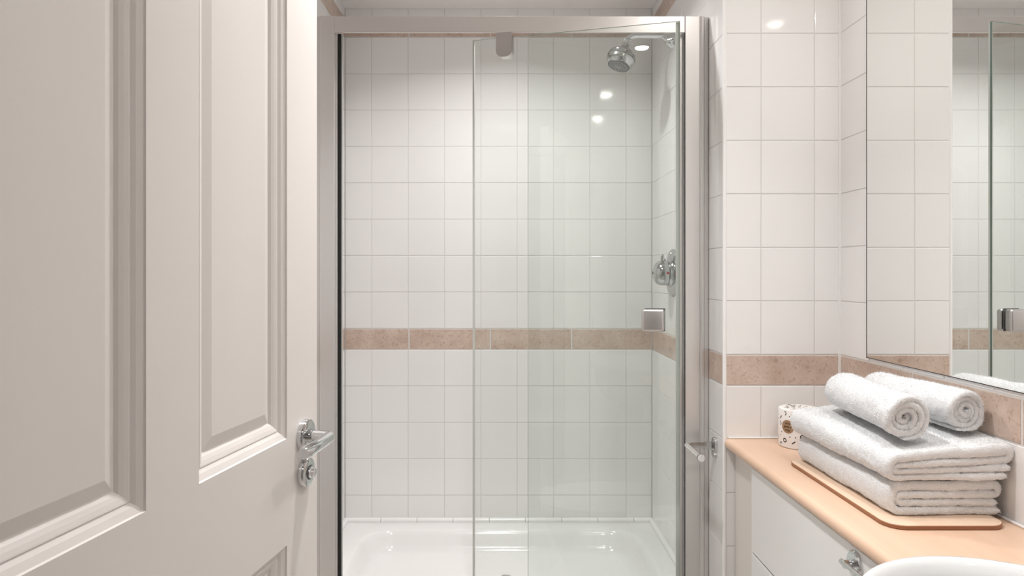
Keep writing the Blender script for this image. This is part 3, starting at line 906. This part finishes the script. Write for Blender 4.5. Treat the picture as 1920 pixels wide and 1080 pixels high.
def fold_path(x0, x1, z0, hs, rights=(0, 0, 0, 0)):
    """four layers of heights hs: outer wrap round the left edge, inner pair folded inside"""
    z = []; a = z0
    for h in hs: z.append(a + h / 2); a += h
    H_ = a - z0
    lx = x0 + H_ * 0.36
    pts = [(x1 - rights[0], z[0]), (lx, z[0])]
    for k in range(1, 16):                                   # outer left bend joins layer 0 and 3
        t = PI * k / 16
        pts.append((lx - (lx - x0 - hs[0] / 2) * math.sin(t), (z[0] + z[3]) / 2 - (z[3] - z[0]) / 2 * math.cos(t)))
    r3 = (z[3] - z[2]) / 2
    pts += [(lx, z[3]), (x1 - rights[3] - r3 * 1.6, z[3])]
    for k in range(1, 10):                                   # right bend joins layer 3 and 2
        t = PI * k / 10
        pts.append((x1 - rights[3] - r3 * 1.6 + r3 * 1.05 * math.sin(t), (z[2] + z[3]) / 2 + r3 * math.cos(t)))
    r1 = (z[2] - z[1]) / 2
    lx2 = x0 + hs[0] + r1 * 1.6
    pts += [(x1 - rights[3] - r3 * 1.6, z[2]), (lx2, z[2])]
    for k in range(1, 10):
        t = PI * k / 10
        pts.append((lx2 - r1 * 1.2 * math.sin(t), (z[1] + z[2]) / 2 + r1 * math.cos(t)))
    pts += [(lx2, z[1]), (x1 - rights[1], z[1])]
    return pts

def layer_thickness(z0, hs):
    z = []; a = z0
    for h in hs: z.append(a + h / 2); a += h
    def f(zz):
        if zz <= z[0]: return hs[0] * 1.04
        for k in range(3):
            if zz <= z[k + 1]:
                t = (zz - z[k]) / (z[k + 1] - z[k])
                return (hs[k] * (1 - t) + hs[k + 1] * t) * 1.04
        return hs[3] * 1.04
    return f

def terry(o, seed, per=1.0, length=0.0030):
    """tiny terry loops standing off the cloth, added to the same mesh"""
    me = o.data
    rr = random.Random(seed)
    verts = [v.co.copy() for v in me.vertices]
    nor = [v.normal.copy() for v in me.vertices]
    faces = [tuple(p.vertices) for p in me.polygons]
    nv = len(verts)
    for i in range(nv):
        if nor[i].z < -0.6: continue
        for _ in range(int(per) + (1 if rr.random() < per % 1 else 0)):
            c = verts[i] + Vector((rr.uniform(-1, 1), rr.uniform(-1, 1), rr.uniform(-1, 1))) * 0.0014
            n = nor[i]
            d = (n + Vector((rr.uniform(-1, 1), rr.uniform(-1, 1), rr.uniform(-1, 1))) * 0.75).normalized()
            w = n.cross(Vector((rr.uniform(-1, 1), rr.uniform(-1, 1), rr.uniform(-1, 1)))).normalized()
            L = length * rr.uniform(0.6, 1.1); b = len(verts)
            c = c - n * 0.0006
            verts += [c - w * 0.00045, c + w * 0.00045, c + d * L + w * 0.0002, c + d * L - w * 0.0002]
            faces.append((b, b + 1, b + 2, b + 3))
    m2 = bpy.data.meshes.new(o.name)
    m2.from_pydata([tuple(v) for v in verts], [], faces)
    m2.materials.append(me.materials[0])
    for p in m2.polygons: p.use_smooth = True
    # loops take the shading direction of the cloth they grow from, like soft pile does
    o.data = m2
    bpy.data.meshes.remove(me)

ZL = B0 + 0.0085
XM = 0.84
def warp_low(p):
    h = (p.z - ZL) / 0.064
    k = (p.x - XM) / 0.11
    p.z += h * (0.0022 * k)
    p.x -= 0.004 * (p.y - 1.3) / 0.4
    p.x = min(p.x, XW - 0.001); p.z = max(p.z, ZL - 0.0003)
    return p
def warp_up(p):
    h = (p.z - (ZL + 0.064)) / 0.064
    k = (p.x - XM) / 0.11
    fr = (p.y - 1.30) / 0.4
    p.z += h * (0.0085 * k - 0.004 * max(0, 1 - fr * 4)) + 0.0022 * k
    p.x -= 0.008 * fr + 0.0
    p.y -= 0.010 * max(0, k) * (1 - fr)
    p.x = min(p.x, XW - 0.001)
    return p
HL = (0.0165, 0.0145, 0.0145, 0.0185)
HU = (0.0145, 0.0140, 0.0150, 0.0215)
low = link('folded_towel', cloth(fold_path(0.729, 0.944, ZL, HL, (0.004, 0.010, 0, 0.001)), 0.0152, 1.294, 1.680, seed=1, warp=warp_low, fold_amp=0.0030, tfun=layer_thickness(ZL, HL)), M['towel'], smooth=True)
tag(low, 'folded white bath towel lying directly on the tan board', 'towel', 'folded bath towels')
ZU = ZL + 0.0680
up = link('folded_towel', cloth(fold_path(0.722, 0.952, ZU, HU, (0.010, 0.004, 0, -0.003)), 0.0152, 1.286, 1.692, seed=2, warp=warp_up, fold_amp=0.0042, tfun=layer_thickness(ZU, HU)), M['towel'], smooth=True)
tag(up, 'folded white bath towel on top of another folded towel', 'towel', 'folded bath towels')
terry(low, 21, 1.4); terry(up, 22, 1.4)

def spiral(cx, cz, R, turns, thick, phase, squash=0.96, tail=0.0):
    pts = []
    n = int(turns * 40)
    r0 = R - thick / 2
    for k in range(n + 1):
        t = k / n
        th = phase + 2 * PI * turns * t
        r = r0 - (r0 - 0.0042) * t
        pts.append((cx + r * math.cos(th), cz + r * squash * math.sin(th)))
    return pts
def roll(name, c0, c1, R, turns, thick, phase, y0, y1, seed, label):
    """spiral wound about an axis running from c0 (front) to c1 (back), each (x, z)"""
    bm = cloth(spiral(0, 0, R, turns, thick, phase), thick * 1.02, y0, y1, seed=seed, fold_amp=0.0065, yvar=0.020)
    for v in bm.verts:
        t = (v.co.y - y0) / (y1 - y0)
        s = 1.0 - 0.05 * math.sin(PI * t)
        sag = max(0.0, -v.co.z - R * 0.80) * 0.65
        z = v.co.z + sag
        if t > 0.93: s *= 1 - 0.5 * (t - 0.93)
        v.co.x = c0[0] + (c1[0] - c0[0]) * t + v.co.x * s
        v.co.x = min(v.co.x, XW - 0.007 if v.co.z > 0 else XW - 0.007)
        v.co.z = c0[1] + (c1[1] - c0[1]) * t + z * s
    o = link(name, bm, M['towel'], smooth=True)
    terry(o, seed + 30, 1.6)
    return tag(o, label, 'towel', 'rolled hand towels')
roll('rolled_towel', (0.775, H - 0.277), (0.809, H - 0.277), 0.0505, 3.5, 0.0134, math.radians(-95), 1.312, 1.625, 3, 'rolled white towel farther from the mirror, on top of the folded stack')
roll('rolled_towel', (0.901, H - 0.267), (0.9035, H - 0.273), 0.0470, 3.4, 0.0128, math.radians(-120), 1.335, 1.640, 4, 'rolled white towel nearest the mirror, on top of the folded stack')

# ------------------------------------------------------------------ wrapped toilet roll
TX, TY, TRD, TH = 0.806, 1.852, 0.0525, 0.103
tr = empty('toilet_roll', (TX, TY, CT), 0, 'paper-wrapped toilet roll with black squiggle print behind the towels', 'toilet roll')
bm = bmesh.new()
lathe(bm, (TX, TY, CT + 0.0003), (0, 0, 1), [(0, 0.049), (0.0015, 0.0518), (0.005, TRD), (TH - 0.006, TRD), (TH - 0.002, 0.0508), (TH, 0.0475), (TH - 0.0015, 0.030), (TH - 0.006, 0.018), (TH - 0.007, 0.004)], 64)
r2 = random.Random(11)
def wrap(a, z, off=0.0003):        # angle, height on the side
    return Vector((TX + (TRD + off) * math.cos(a), TY + (TRD + off) * math.sin(a), CT + z))
def topp(x, y): return Vector((TX + x, TY + y, CT + TH + 0.0006 - max(0, 0.0475 - math.hypot(x, y)) * 0.05))
def ring_(bm, f, cx, cy, r0, r1, n=20, sweep=2 * PI, a0=0.0):
    pr = None
    for k in range(n + 1):
        t = a0 + sweep * k / n
        cur = (bm.verts.new(f(cx + r0 * math.cos(t), cy + r0 * math.sin(t))), bm.verts.new(f(cx + r1 * math.cos(t), cy + r1 * math.sin(t))))
        if pr:
            fc = bm.faces.new((pr[0], pr[1], cur[1], cur[0])); fc.material_index = 1
        pr = cur
def dash(bm, f, cx, cy, L, w, a):
    ca, sa = math.cos(a), math.sin(a)
    vs = [bm.verts.new(f(cx + ca * x - sa * y, cy + sa * x + ca * y)) for x, y in ((-L / 2, -w / 2), (L / 2, -w / 2), (L / 2, w / 2), (-L / 2, w / 2))]
    fc = bm.faces.new(vs); fc.material_index = 1
side = lambda x, z: wrap(x / TRD, z)
LA = math.radians(214)             # label direction (faces left and towards the camera)
placed = []
def free(x, z, r):
    for a, b, c in placed:
        dx = abs(x - a); dx = min(dx, 2 * PI * TRD - dx)
        if math.hypot(dx, z - b) < r + c: return False
    placed.append((x, z, r)); return True
placed.append((LA * TRD, 0.058, 0.020))
for _ in range(1500):
    x = r2.uniform(0, 2 * PI * TRD); z = r2.uniform(0.008, TH - 0.010)
    kind = r2.random()
    if kind < 0.34:
        if free(x, z, 0.0092): ring_(bm, side, x, z, 0.0034, 0.0060)
    elif kind < 0.6:
        if free(x, z, 0.0075): dash(bm, side, x, z, 0.0105, 0.0027, r2.uniform(0, PI))
    elif kind < 0.8:
        if free(x, z, 0.0075): ring_(bm, side, x, z, 0.0036, 0.0056, 12, PI * 1.05, r2.uniform(0, 6))
    else:
        if free(x, z, 0.0048): ring_(bm, side, x, z, 0.0001, 0.0016, 10)
placed = []
for _ in range(500):
    a = r2.uniform(0, 2 * PI); r = r2.uniform(0.014, 0.0415); x, y = r * math.cos(a), r * math.sin(a)
    if any(math.hypot(x - p, y - q) < 0.0135 for p, q in placed): continue
    placed.append((x, y))
    k = r2.random()
    if k < 0.3: ring_(bm, topp, x, y, 0.0030, 0.0050)
    elif k < 0.65: dash(bm, topp, x, y, 0.0095, 0.0022, r2.uniform(0, PI))
    else: ring_(bm, topp, x, y, 0.0036, 0.0056, 12, PI * 1.1, r2.uniform(0, 6))
link('wrapper', bm, [M['paper'], M['ink']], tr, smooth=True, angle=35)
# brown label with the printed words
bm = bmesh.new()
lz = 0.058; seg = 40
cen = bm.verts.new(wrap(LA, lz, 0.0007))
for rr in range(1, 6):
    pass
rings = [[bm.verts.new(wrap(LA + 0.0175 * q / 5 * math.cos(2 * PI * k / seg) / TRD, lz + 0.0175 * q / 5 * math.sin(2 * PI * k / seg), 0.0007)) for k in range(seg)] for q in range(1, 6)]
for k in range(seg): bm.faces.new((cen, rings[0][k], rings[0][(k + 1) % seg]))
for a, b in zip(rings, rings[1:]):
    for k in range(seg): bm.faces.new((a[k], a[(k + 1) % seg], b[(k + 1) % seg], b[k]))
lb = link('label', bm, M['kraft'], tr, smooth=True); lb['label'] = 'round brown label'
def words(lines, size, parent):
    bm = bmesh.new()
    for row, txt in enumerate(lines):
        cu = bpy.data.curves.new('lettering_curve', 'FONT'); cu.body = txt; cu.size = size; cu.align_x = 'CENTER'; cu.offset = 0.00012
        ob = bpy.data.objects.new('lettering_tmp', cu); COL.objects.link(ob)
        bpy.context.view_layer.update()
        me = bpy.data.meshes.new_from_object(ob.evaluated_get(bpy.context.evaluated_depsgraph_get()))
        base = len(bm.verts)
        for v in me.vertices:
            x, y = v.co.x, v.co.y - (row - (len(lines) - 1) / 2) * size * 1.05 - size * 0.3
            bm.verts.new(wrap(LA + x / TRD, lz + y, 0.0011))
        bm.verts.ensure_lookup_table()
        for p in me.polygons:
            try: bm.faces.new([bm.verts[base + i] for i in p.vertices])
            except ValueError: pass
        bpy.data.objects.remove(ob, do_unlink=True); bpy.data.meshes.remove(me); bpy.data.curves.remove(cu)
    return link('lettering', bm, M['ink'], parent)
words(['who', 'gives a', 'crap'], 0.0082, lb)
